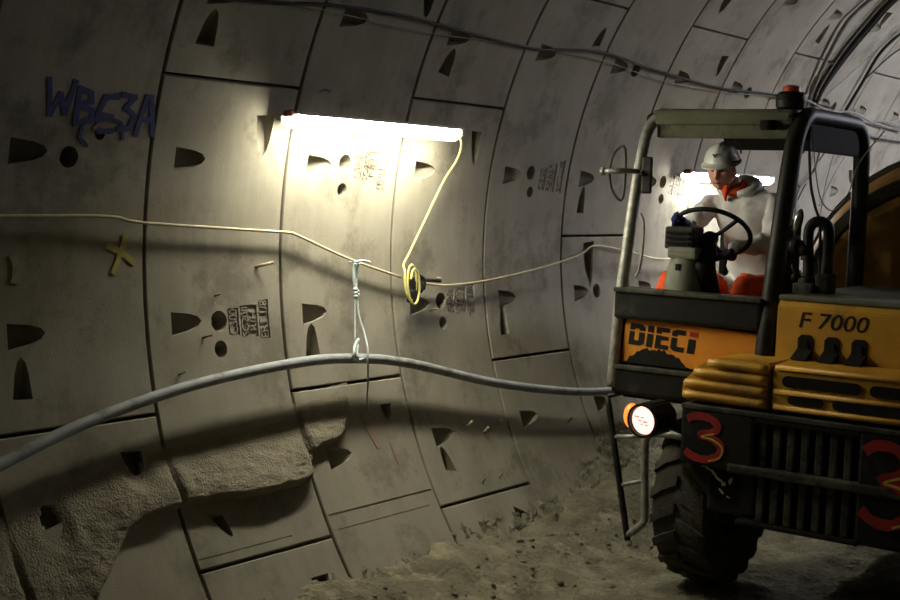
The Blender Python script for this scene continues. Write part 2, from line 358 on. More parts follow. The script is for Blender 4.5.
# ---- rough mortar slopped over the lining, lower left
def interp(tab, x):
    if x <= tab[0][0]: return tab[0][1]
    for a, b in zip(tab, tab[1:]):
        if x <= b[0]: return a[1]+(b[1]-a[1])*(x-a[0])/(b[0]-a[0])
    return tab[-1][1]
LOW = [(-.8,212),(.2,211),(.353,207.3),(.507,204.7),(.631,202.3),(.743,201.5),(1.005,201.1),(1.246,201.1),(1.489,201.6),(1.882,201.5),(1.995,201.0),(2.03,198.2),(2.2,198.0),(2.315,197.2),(2.42,195.3),(2.48,193.4)]
UPP = [(-.8,197.5),(0,197.6),(.343,196.3),(.759,196.4),(1.03,195.8),(1.345,195.4),(1.853,194.4),(2.126,193),(2.48,192.6)]
def ss(a, b, x):
    t = max(0, min(1, (x-a)/(b-a))); return t*t*(3-2*t)
NS, NT = 230, 170; sp = MB(); vs = []; fs = []
for i in range(NS+1):
    s = -.8+3.32*i/NS; lo = interp(LOW, s)+.35*noise.noise(V((s*9, 1, 0))); up = interp(UPP, s)
    for j in range(NT+1):
        t = 189.5+22.8*j/NT
        h = ss(up-2.6, lo-.8, t); h = h**1.8*(.075+.03*noise.noise(V((s*2.2, t*.2, 3))))
        h *= 1-ss(lo-.55, lo, t)
        h *= ss(2.52, 2.30, s); h *= 1-.45*ss(1.9, 2.1, s)
        nz = noise.fractal(V((s*16, t*.9, 0)), 1, 2, 5)*.007+noise.noise(V((s*60, t*3.3, 5)))*.005
        h += nz*ss(.0, .05, h) if h > 0 else 0
        for jj in (0, 1, 2): h *= 1-.75*math.exp(-((s-jj)*DS/.014)**2)
        for (A, B, T) in (((.722,194.76),(.852,195),(.809,198.62)), ((.177,199.03),(.186,200.57),(.366,199.83))):
            cx = (A[0]+B[0]+T[0])/3; cy = (A[1]+B[1]+T[1])/3
            h *= 1-1.0*math.exp(-(((s-cx)*DS/.085)**2+((t-cy)*.054/.125)**2)**2)
        vs.append(W(s, t, h-.004 if h > .001 else -.012))
for i in range(NS):
    for j in range(NT):
        q = (i*(NT+1)+j, i*(NT+1)+j+1, (i+1)*(NT+1)+j+1, (i+1)*(NT+1)+j)
        if max((vs[a]-V((0, vs[a].y, ZC))).length for a in q) > R+.0115 and min((vs[a]-V((0, vs[a].y, ZC))).length for a in q) > R+.011: continue
        fs.append(q[::-1])
sp.add(vs, fs, m_mort, True)
tag(sp.build('mortar_spill', recalc=False), 'rough grey mortar slopped in a thick bulging band over the lower left lining', 'mortar', kind='stuff')
# ------------------------------------------------------------------ floor: tilted muddy invert with a bank of muck against the wall
BANK = [(-3,.33),(1.0,.35),(2.7,.34),(3.6,.34),(4.2,.38),(4.8,.47),(5.5,.56),(7,.55),(12,.5)]
def floor_z(x, y):
    ring = (y-S0)/DS
    z = .05-math.tan(math.radians(4.5))*(max(-2.3, min(.6, x))+1.0)
    zb = interp(BANK, ring); xw = -math.sqrt(max(0, R*R-(zb-ZC)**2))
    d = max(0, x-xw); w = ss(.75, 0, d)
    z = z*(1-w)+zb*w
    nz = noise.fractal(V((x*2.6, y*2.6, 0)), 1, 2, 6)
    z += nz*.075*(.35+.65*w)+noise.fractal(V((x*13, y*13, 4)), 1, 2, 4)*.02
    # wheel ruts
    return z
xs = [-2.95+.028*i for i in range(106)]+[.1*i for i in range(1, 31)]
ys = [-3+.25*i for i in range(29)]+[4.3+.032*i for i in range(200)]+[10.8+.2*i for i in range(80)]+[27+i for i in range(10)]
fl = MB(); nx, ny = len(xs), len(ys)
fl.add([V((x, y, floor_z(x, y))) for x in xs for y in ys], [(i*ny+j, (i+1)*ny+j, (i+1)*ny+j+1, i*ny+j+1) for i in range(nx-1) for j in range(ny-1)], m_mud, True)
tag(fl.build('floor', recalc=False), kind='structure')
st = MB()
for i in range(160):
    y = random.uniform(5, 10.5); x = -2.45+abs(random.gauss(0, .35)); 
    if x > -.9: continue
    r = random.uniform(.006, .02)*(1.5 if random.random() < .08 else 1)
    sd = V((random.random()*9,)*3)
    st.ball((x, y, floor_z(x, y)+r*.3), (r*random.uniform(.8, 1.4), r, r*.7), m_mud, 1, fn=lambda u, q: q*(1+.5*noise.noise(u*1.5+sd)))
tag(st.build('muck_clods'), 'small clods and stones scattered over the muddy bank at the wall foot', 'stones', kind='stuff')
mc = MB(); vs = []; fs = []; NS, NT = 260, 70
for i in range(NS+1):
    s = 1.2+4.6*i/NS; ed = 219-interp([(0,7),(2,6.5),(3.6,7.5),(4.4,9.5),(5,14),(6,19)], s)+2.2*noise.noise(V((s*1.7, 2, 0)))
    for j in range(NT+1):
        t = 197+21.5*j/NT; k = ss(ed-1.5, ed+6, t)
        h = k*.04+.05*(k*(1-k)*2+.12*k)*noise.fractal(V((s*4, t*.3, 7)), 1, 2, 4)+.02*ss(ed-3, ed, t)*noise.fractal(V((s*13, t*.8, 2)), 1, 2, 4)-.004
        vs.append(W(s, t, h if h > .001 else -.012))
for i in range(NS):
    for j in range(NT):
        q = (i*(NT+1)+j, i*(NT+1)+j+1, (i+1)*(NT+1)+j+1, (i+1)*(NT+1)+j)
        if min((vs[a]-V((0, vs[a].y, ZC))).length for a in q) > R+.011: continue
        fs.append(q[::-1])
mc.add(vs, fs, m_mud, True)
tag(mc.build('mud_crust', recalc=False), 'crust of dried muck clinging to the foot of the lining above the floor', 'mud', kind='stuff')
# ------------------------------------------------------------------ lamps
def lamp(ring0, ring1, th, m, label, rot=0):
    r0 = W(ring0, th, .16); r1 = W(ring1, th, .16); c = (r0+r1)/2; L = (r1-r0).length
    root = empty('batten_lamp', c, label, 'lamp', 'lamps along the tunnel')
    t = math.radians(th); inw = V((1, 0, 0)) if th < 270 else V((1, 0, 0))
    side = 1 if math.cos(t) < 0 else -1
    # housing: tray above, opens downwards
    b = MB(); prof = [(-.08, -.05), (-.08, .004), (-.07, .01), (.07, .01), (.078, .004), (.078, -.008), (.066, -.008), (.066, -.003), (-.07, -.003), (-.07, -.05)]
    b.prism(prof, ((0, -L/2, 0), (1, 0, 0), (0, 0, 1), (0, 1, 0)), 0, L, m_lampbody, .004)
    b.box((-.14*side if side > 0 else .04, -L/2+.2, -.0), (-.04 if side > 0 else .14, -L/2+.26, .018), m_lampbody, .003)
    b.box((-.14*side if side > 0 else .04, L/2-.26, -.0), (-.04 if side > 0 else .14, L/2-.2, .018), m_lampbody, .003)
    b.build('housing', root)
    d = MB(); pr = [(-.06, -.005), (-.064, -.02), (-.055, -.055), (-.02, -.072), (.02, -.072), (.055, -.055), (.064, -.02), (.06, -.005)]
    d.prism(pr, ((0, -L/2+.02, 0), (1, 0, 0), (0, 0, 1), (0, 1, 0)), 0, L-.04, m, .004); d.build('diffuser', root)
    e = MB(); e.box((-.035, -L/2-.03, -.015), (.035, -L/2+.005, .025), m_lampred, .012); tag(e.build('end_plug', root), 'dark red end plug')
    root.rotation_euler = (0, math.radians(rot), 0)
    e = MB(); e.box((-.066, L/2-.02, -.05), (.066, L/2+.008, .012), m_lampbody, .01); e.build('end_cap', root)
    return root
lamp(1.80, 3.30, 161.25, m_tubeL, 'glaring white batten lamp on the lining directly above the yellow cable')
lamp(6.594, 8.186, 164.7, m_tubeC, 'white batten lamp seen through the cab behind the driver')
lamp(11.45, 13.05, 164.7, m_tubeC, 'batten lamp on the left lining beyond the mixing drum')
lamp(16.3, 17.9, 164.7, m_tubeC, 'batten lamp farthest along the left lining')
lamp(10.0, 11.6, 48, m_tubeR, 'batten lamp on the right lining abreast of the mixing drum', 60)
lamp(13.4, 15.0, 28, m_tubeR, 'batten lamp on the right lining farther down the tunnel', 50)
# ------------------------------------------------------------------ hose, cables, ropes
def line(name, pts, r, m, label, cat, group=None, seg=8, sub=8):
    b = MB(); b.tube(pts, r, m, seg, sub=sub); return tag(b.build(name), label, cat, group)
PIPE = [(-2.2,206),(-1.2,200.4),(-.11,194.7),(.46,191.8),(1.12,189.65),(1.86,188.6),(2.37,188.7),(2.92,190.07),(3.72,193.8),(4.42,196.3),(5.10,197.9),(6.2,199),(8,199),(11,199)]
line('water_hose', [W(s, t, .115) for s, t in PIPE], .030, m_pipe, 'thick grey-blue hose sagging along the lining from lower left to the cab', 'hose', seg=14)
WIRE = [(-2,173),(.08,172.7),(.73,172.7),(.97,173.3),(1.95,174.25),(2.06,174.45),(2.14,174.9),(2.56,177.45),(3.04,179.74)]
line('cream_cable', [W(s, t, .04) for s, t in WIRE], .0085, m_wire, 'thin cream cable running along the lining from the left edge to the cable coil', 'cable')
WIRE2 = [(3.07,179.8),(3.45,181.0),(3.95,180.8),(4.64,179.5),(5.19,177.9),(5.42,176.6),(5.9,177.5),(6.5,179),(7.2,178.5),(8.5,178)]
line('cream_cable', [W(s, t, .04) for s, t in WIRE2], .008, m_wire, 'slack cream cable continuing right from the black connector towards the cab', 'cable')
yc = MB()
P = [W(3.29,161.4,.17),W(3.38,162.8,.17),W(3.44,165,.12),W(3.41,168,.06),W(3.28,172.5,.05),W(3.13,176.6,.05),W(3.05,178.2,.06)]
c0 = W(3.07,180.15,.09); al, upv, ow = frame_at(3.07, 180.2)
for i in range(0, 25):
    an = math.radians(150+i*30); rr = .068
    P.append(c0+al*math.cos(an)*rr*.75+upv*math.sin(an)*rr*(1.75)+ow*(.002*i)+V((0, 0, -.0022*i)))
yc.tube(P, .0075, m_ywire, 8, sub=6)
tag(yc.build('lamp_cable'), 'bright yellow cable hanging from the glaring lamp and coiled at its lower end', 'cable')
cn = MB(); c = W(3.13,181.2,.08); al, upv, ow = frame_at(3.13, 181.2)
cn.lathe([(0,0),(.03,0),(.036,.01),(.036,.07),(.026,.085),(.026,.14),(0,.14)], c+V((0,-.03,-.09)), V((0,.1,1)), m_dkwire, 16)
cn.lathe([(0,0),(.026,0),(.03,.01),(.03,.05),(.02,.06),(.02,.1),(0,.1)], c+V((-.01,.05,-.02)), V((0,.5,1)), m_dkwire, 16)
cn.tube([c+V((0,-.02,.05)),c+V((0,.04,.08)),c+V((0,.1,.05)),c+V((0,.09,-.01))], .012, m_dkwire, 8)
cn.tube([c+V((0,.1,.05)),c+V((0,.2,.045)),c+V((0,.27,.04))], .012, m_dkwire, 8)
tag(cn.build('cable_connector'), 'black plug and socket connector hanging in the yellow cable coil', 'connector')
hk = MB(); a = W(2.6,177.8,.0); hk.tube([a, W(2.6,177.7,.07), W(2.63,177.6,.08), W(2.71,177.85,.07)], .008, m_rope, 8)
tag(hk.build('rope_peg'), 'small pale peg in the lining holding up the rope', 'peg')
rp = MB()
rp.tube([W(2.585,177.9,.06), W(2.584,178.44,.05), W(2.582,179.59,.05), W(2.588,180.86,.05)], .010, m_rope, 8)
rp.tube([W(2.62,177.9,.06), W(2.617,178.46,.045), W(2.612,179.6,.045), W(2.600,180.87,.045)], .009, m_rope, 8)
for i in range(5): rp.ball(W(2.586+.014*(i%2), 180.9+.2*i, .055), (.015, .018, .014), m_rope, 2)
rp.tube([W(2.585,181.55,.05), W(2.536,184.41,.08), W(2.461,186.72,.13)], .0035, m_rope, 6)
rp.tube([W(2.50,186.7,.125), W(2.44,187.3,.145), W(2.40,188.2,.165), W(2.40,188.9,.15), W(2.47,189.2,.13)], .010, m_rope, 8)
rp.tube([W(2.47,187.3,.14), W(2.42,188.6,.165), W(2.45,189.1,.15), W(2.51,188.9,.14)], .008, m_rope, 8)
tag(rp.build('pale_rope'), 'pale blue knotted rope hanging from the peg down to the hose', 'rope')
line('thin_cord', [W(2.604,181.56,.05), W(2.587,183.87,.07), W(2.585,185.89,.1), W(2.532,187.81,.16), W(2.515,188.9,.165), W(2.523,189.9,.15), W(2.594,192.01,.06), W(2.581,193.67,.04), W(2.59,194.81,.03)], .006, m_rope, 'thin grey-green cord looping over the hose and ending below it', 'cord')
TOP1 = [(-.5,152.5),(1.347,150.84),(2.002,149.67),(2.6,149.31),(2.992,149.56),(4.005,150.28),(4.863,149.06),(5.731,150.1),(6.906,151.02),(8.002,150.53),(9.4,151)]
TOP2 = [(1.5,149.9),(1.977,150.29),(2.275,150.45),(2.929,150.68),(3.88,150.13),(4.909,150.14),(5.872,151.42),(6.938,151.65),(8.022,150.87),(9.2,152)]
line('overhead_cable', [W(s, t, .03) for s, t in TOP1], .010, m_dkwire, 'thicker dark cable strung high along the lining across the top of the picture', 'cable')
line('overhead_cable', [W(s, t, .03) for s, t in TOP2], .004, m_gywire, 'thin grey wire strung just below the dark overhead cable', 'cable')
G1 = 'cables tied round the lining at upper right'
def hoop(pts, r, m, label, off=.04): return line('hoop_cable', [W(s, t, off) for s, t in pts], r, m, label, 'cable', G1)
hoop([(8.93,118),(8.93,128.5),(8.95,134.2),(8.92,140.8),(8.9,147),(8.92,151)], .034, m_dkwire, 'thickest black cable of the bundle curving down the upper right lining')
hoop([(9.02,118),(9.02,128.5),(9.04,134.2),(9.01,140.8),(8.95,147),(8.94,150)], .018, m_dkwire, 'thinner black cable tight against the right side of the thick bundle cable')
hoop([(8.84,118),(8.84,128.5),(8.86,134.2),(8.85,140.8),(8.85,147),(8.88,150)], .01, m_gywire, 'pale thin cable along the left side of the thick bundle cable')
hoop([(8.55,118),(8.53,129.9),(8.47,134.5),(8.56,139.5),(8.67,145.4),(8.76,151.1),(8.8,156)], .02, m_gywire, 'grey conduit curving down the lining left of the black bundle')
hoop([(9.9,126),(9.78,134.2),(9.70,139),(9.76,144.4),(9.75,149.7),(9.7,153)], .016, m_dkwire, 'dark cable curving down at the right edge above the cab')
hoop([(10.4,132),(10.08,137),(9.94,140),(9.75,145)], .008, m_dkwire, 'thin dark cable forking off the one above the cab roof')
hoop([(10.2,125),(9.7,135),(9.3,145),(9.0,150)], .005, m_gywire, 'hair-thin grey wire slanting across the right lining')
G2 = 'loose cables strung behind the cab roof'
T = [([(8.0,150.5),(8.6,150.2),(9.3,151.5),(9.9,151),(10.6,152.3),(11.6,153)], .012, m_gywire, 'slack pale cable lying highest behind the beacon'),
 ([(8.9,151.5),(9.4,153.5),(9.9,152.2),(10.3,154),(10.9,155),(12,155)], .02, m_gywire, 'thick grey cable looping behind the cab roof corner'),
 ([(8.4,152.2),(9.0,153.2),(9.6,152.6),(10.1,153.6),(10.5,156),(10.8,160)], .012, m_dkwire, 'dark cable drooping behind the cab rear post'),
 ([(9.9,150.5),(10.3,152.5),(10.9,151.6),(11.8,152.6)], .01, m_gywire, 'short slack cable at the right edge above the drum')]
for p, r, m, l in T: line('strung_cable', [W(s, t, .06) for s, t in p], r, m, l, 'cable', G2)
G3 = 'wires dangling down the far lining beyond the cab'
for i, (p, r) in enumerate([([(9.2,155),(9.0,160),(9.15,165),(9.0,172),(9.1,180)], .008), ([(10.0,154),(9.6,160),(9.35,166),(9.1,172)], .006), ([(9.4,156),(9.5,163),(9.2,168),(9.3,176)], .012), ([(10.4,155),(10.1,162),(9.8,170)], .005)]):
    line('dangling_wire', [W(s, t, .05) for s, t in p], r, m_gywire if i != 1 else m_dkwire, ['thin pale wire hanging nearest behind the mid cab post', 'black wire slanting across the far lining beyond the cab', 'thickest grey wire dangling on the far lining', 'hair-thin wire dangling nearest the drum'][i], 'wire', G3)
# pins and bolts left in the lining
def pin(s, t, ln, r, dx, du, label, m=m_pin):
    b = MB(); al, u, o = frame_at(s, t); a = W(s, t, -.01); e = a+o*(ln+.01)+al*dx+u*du
    b.tube([a, (a+e)/2, e], r, m, 8, sub=1); b.ball(e, r*1.25, m, 1)
    tag(b.build('wall_pin'), label, 'pin', 'pins left in the lining')
pin(1.79,178.0,.05,.009,.09,.025,'pale peg sticking out left of the cream cable bend, longest of the pins')
pin(1.487,180.76,.03,.006,.01,.01,'short pin above the large round hole left of centre')
pin(1.379,184.89,.05,.007,.02,.01,'pin between the bell pocket and small round hole left of centre')
pin(1.183,188.29,.04,.006,.01,.01,'pin just above the hose, low and left of centre')
pin(3.47,180.12,.03,.007,.0,.0,'tiny pin under the slack cream cable above the middle round hole')
pin(3.374,184.1,.06,.007,.0,.01,'pin below the black connector')
pin(3.536,198.85,.06,.008,-.01,.02,'upper left pin of the pair on the lower middle lining')
pin(3.70,200.0,.06,.010,-.02,.02,'stubby pin on the lower middle lining right of the bell pocket')
pin(3.499,205.99,.05,.006,-.02,.02,'left one of two pins just above the open joint')
pin(3.694,205.92,.05,.006,-.02,.02,'right one of two pins just above the open joint')
pin(3.885,199.14,.04,.006,-.01,.01,'small pin close to the ring joint low in the middle')
pin(1.02,200.6,.03,.005,.03,.01,'bright little pin beside the shadowed mortar edge at lower left')
pin(4.72,201,.05,.008,-.01,.02,'pin under the hose in the shade left of the ladder')
pin(2.205,158.8,.03,.006,.01,.0,'tiny pin above the glaring lamp')
# ------------------------------------------------------------------ the mixer truck
VEH = empty('mixer_truck', (-1.0, 7.0, .05), 'black and yellow mixer truck with open cab and red painted number on its front', 'truck')
VEH.rotation_euler = (0, 0, 0)
VEH.matrix_world = Matrix.Translation((-1.0, 7.0, .05)) @ Matrix.Rotation(math.radians(2), 4, 'Z') @ Matrix.Rotation(math.radians(4.5), 4, 'Y')
def part(mb, name, parent=None, label=None):
    o = mb.build(name, parent or VEH)
    if label: o['label'] = label
    return o
F0 = lambda y: ((0, y, 0), (1, 0, 0), (0, 0, 1), (0, 1, 0))       # drawing plane facing the front: (x, z), depth along +y
# cab frame
b = MB(); b.tube([(-.885,.0,1.2),(-.88,.02,1.6),(-.875,.12,2.2),(-.865,.22,2.66),(-.845,.27,2.80),(-.78,.29,2.86),(-.7,.29,2.865)], .036, m_steel, 12); part(b, 'cab_post', label='worn bright steel cab post')
b = MB(); b.tube([(.075,-.01,1.42),(.08,.06,1.9),(.085,.2,2.55),(.09,.27,2.76),(.1,.36,2.85),(.1,.5,2.865),(.1,1.1,2.865),(.1,1.25,2.85),(.1,1.34,2.78),(.1,1.37,2.65),(.1,1.38,2.2),(.1,1.38,1.75)], [.056,.056,.055,.053,.05,.048,.048,.05,.052,.054,.054,.054], m_blackmetal, 12); part(b, 'cab_hoop', label='black bent side hoop of the cab')
b = MB(); b.tube([(-.80,1.36,1.75),(-.80,1.36,2.7),(-.78,1.34,2.78)], .035, m_blackmetal, 10, sub=3); part(b, 'cab_post')
b = MB(); b.box((-.84,1.33,2.70),(.1,1.40,2.80), m_hole, .01); b.ball((-.32,1.33,2.70),(.06,.04,.035), m_blackmetal, 2); part(b, 'rear_header')
b = MB(); b.box((-.83,.25,2.80),(.06,.36,2.895), m_olive, .025); b.tube([(-.80,.3,2.855),(-.3,.3,2.845),(.05,.3,2.85)], .05, m_olive, 12, sub=2)
b.box((-.81,.28,2.725),(.05,.34,2.815), m_olive, .012); b.tube([(-.12,.245,2.80),(-.04,.245,2.80)], .03, m_hole, 10, sub=1); part(b, 'roof_beam', label='dusty olive front roof beam')
b = MB(); b.box((-.86,.3,2.845),(.1,1.36,2.875), m_blackmetal, .01); part(b, 'roof_panel')
b = MB(); b.box((.08,.40,2.66),(.115,1.34,2.82), m_hole, .01); part(b, 'side_header')
b = MB(); b.tube([(-.86,.3,2.84),(-.86,1.34,2.84)], .035, m_blackmetal, 10, sub=1); part(b, 'roof_rail')
b = MB(); b.box((-.885,-.03,1.625),(.05,.1,1.805), m_blackmetal, .02); b.box((-.885,-.045,1.785),(.05,.12,1.812), m_dustblack, .008); part(b, 'sill_beam')
b = MB(); b.box((-.9,.1,1.2),(-.86,1.36,1.62), m_blackmetal, .01); b.box((-.84,.05,1.14),(.1,1.36,1.2), m_blackmetal, .01); b.box((-.86,1.33,1.2),(.1,1.4,1.75), m_blackmetal, .01); part(b, 'cab_tub')
# front panel with lettering
b = MB(); b.prism([(-.885,1.16),(.06,1.16),(.06,1.63),(-.885,1.63)], F0(.045), 0, .05, m_blackmetal); part(b, 'front_wall')
fp = MB(); fp.prism([(-.845,1.36),(.0,1.36),(.045,1.40),(.045,1.585),(.03,1.605),(-.79,1.63),(-.82,1.615),(-.832,1.58)], F0(.02), 0, .025, m_orange, .004)
fpo = part(fp, 'front_panel', label='orange front panel with black lettering')
lt = MB(); LX, LZ = -.80, 1.472; LW, LH = .455, .128
def lpoly(pts, m=m_letter):       # coordinates in unit box of the word, sloped with the panel
    lt.prism([(LX+x*LW+.10*(y)*LH, LZ+y*LH-.022*x) for x, y in pts], F0(.017), 0, .005, m)
def rect(x0, y0, x1, y1, m=m_letter): lpoly([(x0,y0),(x1,y0),(x1,y1),(x0,y1)], m)
# D I E C i with the thin slit running through the upper third
rect(0,0,.07,.62); rect(0,.70,.07,1); lpoly([(.07,0),(.17,0),(.22,.12),(.22,.62),(.14,.62),(.14,.22),(.07,.22)]); lpoly([(.07,1),(.17,1),(.22,.88),(.22,.70),(.14,.70),(.14,.78),(.07,.78)])
rect(.26,0,.345,.62); rect(.26,.70,.345,1)
rect(.385,0,.46,.62); rect(.385,.70,.46,1); rect(.46,0,.575,.2); rect(.46,.42,.565,.60); rect(.46,.8,.575,1)
lpoly([(.61,.12),(.66,0),(.80,0),(.80,.22),(.69,.22),(.69,.62),(.61,.62)]); lpoly([(.61,.70),(.69,.70),(.69,.78),(.80,.78),(.80,1),(.66,1),(.61,.88)])
rect(.85,0,.95,.66); rect(.86,.78,.97,1,m_reddot)
lt.build('lettering', fpo)
tp = MB(); J = [(-.845,1.358)]
for i in range(26):
    f = i/25; x = -.80+.40*f; J.append((x, 1.375+.085*math.sin(math.pi*min(1, f*1.05))**.7*(1-.2*f)+random.uniform(-.012, .012)))
J += [(-.385,1.358)]
tp.prism(J, F0(.012), 0, .01, m_hole); tp.build('torn_black_patch', fpo)
b = MB(); b.box((-.885,-.02,1.17),(-.2,.08,1.335), m_blackmetal, .02); b.box((-.885,-.03,1.318),(-.2,.06,1.345), m_dustblack, .006); part(b, 'lower_beam')
# yellow ribbed corner piece
OUT = [(-.255,1.235),(-.275,1.30),(-.255,1.345),(-.20,1.41),(-.14,1.46),(-.08,1.487),(.0,1.495),(.245,1.49),(.245,1.235)]
b = MB(); b.prism(OUT, F0(-.33), 0, .33, m_yel, .012)
for z, x0 in ((1.265,-.25),(1.33,-.245),(1.395,-.19),(1.455,-.11)):
    b.tube([(x0,-.315,z),(x0+.05,-.335,z+.004),(.0,-.337,z+.004),(.238,-.337,z)], .024, m_yel, 10, sub=4)
part(b, 'ribbed_fender', label='ribbed yellow corner cover')
# engine cover
b = MB(); b.prism([(-.05,1.245),(-.05,1.775),(-.02,1.815),(.06,1.83),(1.42,1.83),(1.42,1.245)], ((0,0,0),(0,1,0),(0,0,1),(1,0,0)), .155, 1.5, m_yel, .006)
b.prism([(-.05,1.50),(-.30,1.485),(-.335,1.465),(-.335,1.24),(-.05,1.24)], ((0,0,0),(0,1,0),(0,0,1),(1,0,0)), .262, 1.5, m_yel, .008)
for z in (1.262, 1.345, 1.475): b.tube([(.28,-.338,z),(1.49,-.338,z)], .014, m_yel, 8, sub=1)
EC = part(b, 'engine_cover', label='yellow engine cover with model number and slots')
b = MB(); b.box((.15,-.03,1.815),(1.52,1.44,1.845), m_hoodtop, .012); part(b, 'hood_top', label='dust-grey top of the engine cover')
vt = MB()
for x0 in (.285, .435, .585):
    w = .085
    v = MB(); v.prism([(x0,1.475),(x0+w,1.475),(x0+w,1.615),(x0+w-.02,1.635),(x0+.02,1.635),(x0,1.615)], F0(-.056), 0, .02, m_hole)
    v.prism([(x0+.005,1.475),(x0+w-.005,1.475),(x0+w-.03,1.60),(x0+.03,1.60)], F0(-.064), 0, .01, m_blackmetal)
    v.add([(x0,-.052,1.50),(x0+w,-.052,1.50),(x0+w-.012,-.13,1.50),(x0-.014,-.13,1.50),(x0,-.052,1.56),(x0+w,-.052,1.56)], [(0,1,2,3),(0,3,4),(1,5,2),(4,3,2,5)], m_blackmetal)
    v.build('air_vent', EC)
def slot(x0, x1, z0, z1, y=-.345):
    r = (z1-z0)/2; zc = (z0+z1)/2; pts = []
    for i in range(9): an = math.radians(90+i*22.5); pts.append((x0+r+r*math.cos(an), zc+r*math.sin(an)))
    for i in range(9): an = math.radians(-90+i*22.5); pts.append((x1-r+r*math.cos(an), zc+r*math.sin(an)))
    s_ = MB(); s_.prism(pts, F0(y), 0, .02, m_hole); s_.build('slot', EC)
slot(.32,.745,1.375,1.435); slot(.79,1.35,1.375,1.435); slot(.355,.55,1.285,1.33); slot(.60,1.35,1.282,1.335)
nm = MB(); vs, fs = text_geo('F 7000', .18)
nm.add([V((.285+.385*v.x, -.0525+.004*(1-v.z), 1.672+.088*v.y-.0*v.x)) for v in vs], fs, m_letter); nm.build('model_number', EC)
# front bumper block with grilles
b = MB(); b.box((-.245,-.37,.885),(.19,.0,1.205), m_blackmetal, .02); b.box((.19,-.37,1.165),(.76,.0,1.205), m_blackmetal, .008); b.box((.19,-.30,.9),(.76,.0,1.17), m_blackmetal, .0)
b.box((.76,-.37,.60),(1.45,.0,1.205), m_blackmetal, .02); b.box((-.245,-.375,1.195),(1.45,-.1,1.222), m_dustblack, .006); b.box((.05,-.39,.875),(1.45,-.05,.925), m_dustblack, .012); b.box((-.1,-.3,.62),(.19,.0,.89), m_blackmetal, .02); b.box((.1,-.36,.59),(.78,.0,.62), m_blackmetal, .01); b.box((.19,-.29,.6),(.76,.0,.9), m_blackmetal, 0)
BP = part(b, 'bumper_block', label='black front bumper block')
for i in range(7):
    x0 = .21+i*.078
    for z0, z1 in ((.925,1.165),(.62,.87)):
        g = MB(); g.box((x0,-.345,z0),(x0+.042,-.29,z1), m_dustblack, .008); g.build('grille_bar', BP)
def spray(parent, strokes, y, name, sx, sz, ox, oz):
    o = MB()
    for pts, w, m, dy in strokes:
        P = [V((ox+x*sx, y-dy, oz+z*sz)) for x, z in pts]
        o.tube(P, w, m, 8, sub=5, flat=1)
    for v in o.bm.verts: v.co.y = y-(.001+.004*(1 if v.co.y < y else 0))-0.0
    return o.build(name, parent)
THREE = [(0,.9),(.25,1),(.65,.98),(.88,.82),(.75,.66),(.38,.56),(.7,.52),(.98,.36),(.92,.12),(.6,0),(.25,.02),(-.02,.14)]
def spray2(name, ox, oz, sx, sz, y, w):
    o = MB(); Pm = THREE
    def rib(P, w, m, d):
        n = len(P); pts = []
        for i in range(n-1):
            for j in range(5):
                t = j/5; g = lambda k: V(P[max(0, min(n-1, k))]).to_2d(); p0, p1, p2, p3 = g(i-1), g(i), g(i+1), g(i+2)
                pts.append(.5*((2*p1)+(-p0+p2)*t+(2*p0-5*p1+4*p2-p3)*t*t+(-p0+3*p1-3*p2+p3)*t**3))
        pts.append(V(P[-1]).to_2d()); vs = []
        for i, p in enumerate(pts):
            a = pts[max(0, i-1)]; b_ = pts[min(len(pts)-1, i+1)]; tt = V(((b_.x-a.x)*sx, (b_.y-a.y)*sz)).normalized()
            jj = w*random.uniform(.85, 1.1)
            for sg in (-1, 1):
                vs.append(V((ox+p.x*sx-tt.y*sg*jj, y-d, oz+p.y*sz+tt.x*sg*jj)))
            for sg in (-1, 1):
                vs.append(V((ox+p.x*sx-tt.y*sg*jj, y, oz+p.y*sz+tt.x*sg*jj)))
        fs = []
        for i in range(len(pts)-1):
            a = i*4; fs += [(a,a+1,a+5,a+4),(a,a+4,a+6,a+2),(a+1,a+3,a+7,a+5)]
        o.add(vs, fs, m)
    rib(Pm, w, m_red, .003)
    rib([(x+.05, z-.03) for x, z in Pm[4:10]], w*.22, m_yspray, .005)
    return o.build(name, BP)
spray2('painted_number', -.205, .925, .21, .235, -.372, .022)
spray2('painted_number', .80, .74, .25, .40, -.392, .03)
b = MB(); b.prism([(-.22,.90),(.12,.90),(.12,.66),(-.02,.63),(-.12,.72),(-.2,.80)], F0(-.3), 0, .5, m_blackmetal, .02)
MG = part(b, 'mudguard')
sc = MB()
for x, z, w, h, r in ((-.10,.865,.05,.02,-.5),(-.06,.84,.06,.02,-.8),(-.03,.81,.05,.015,-.4),(.0,.79,.03,.03,-.9),(.04,.81,.025,.05,-.4),(-.01,.745,.05,.012,-.7),(.03,.72,.03,.01,-.3),(-.13,.87,.02,.01,0)):
    pts = []
    for i in range(8):
        an = i*math.pi/4; rr = random.uniform(.6, 1.1); px, pz = w/2*math.cos(an)*rr, h/2*math.sin(an)*rr
        pts.append((x+px*math.cos(r)-pz*math.sin(r), z+px*math.sin(r)+pz*math.cos(r)))
    sc.prism(pts, F0(-.304), 0, .006, m_scrape)
sc.build('paint_scrape', MG)
b = MB(); b.box((-.05,.75,.38),(1.4,6.2,1.2), m_blackmetal, .03); b.tube([(-.4,.4,.55),(1.3,.4,.55)], .09, m_blackmetal, 12, sub=1); b.tube([(-.4,4.6,.55),(1.3,4.6,.55)], .09, m_blackmetal, 12, sub=1); part(b, 'chassis')
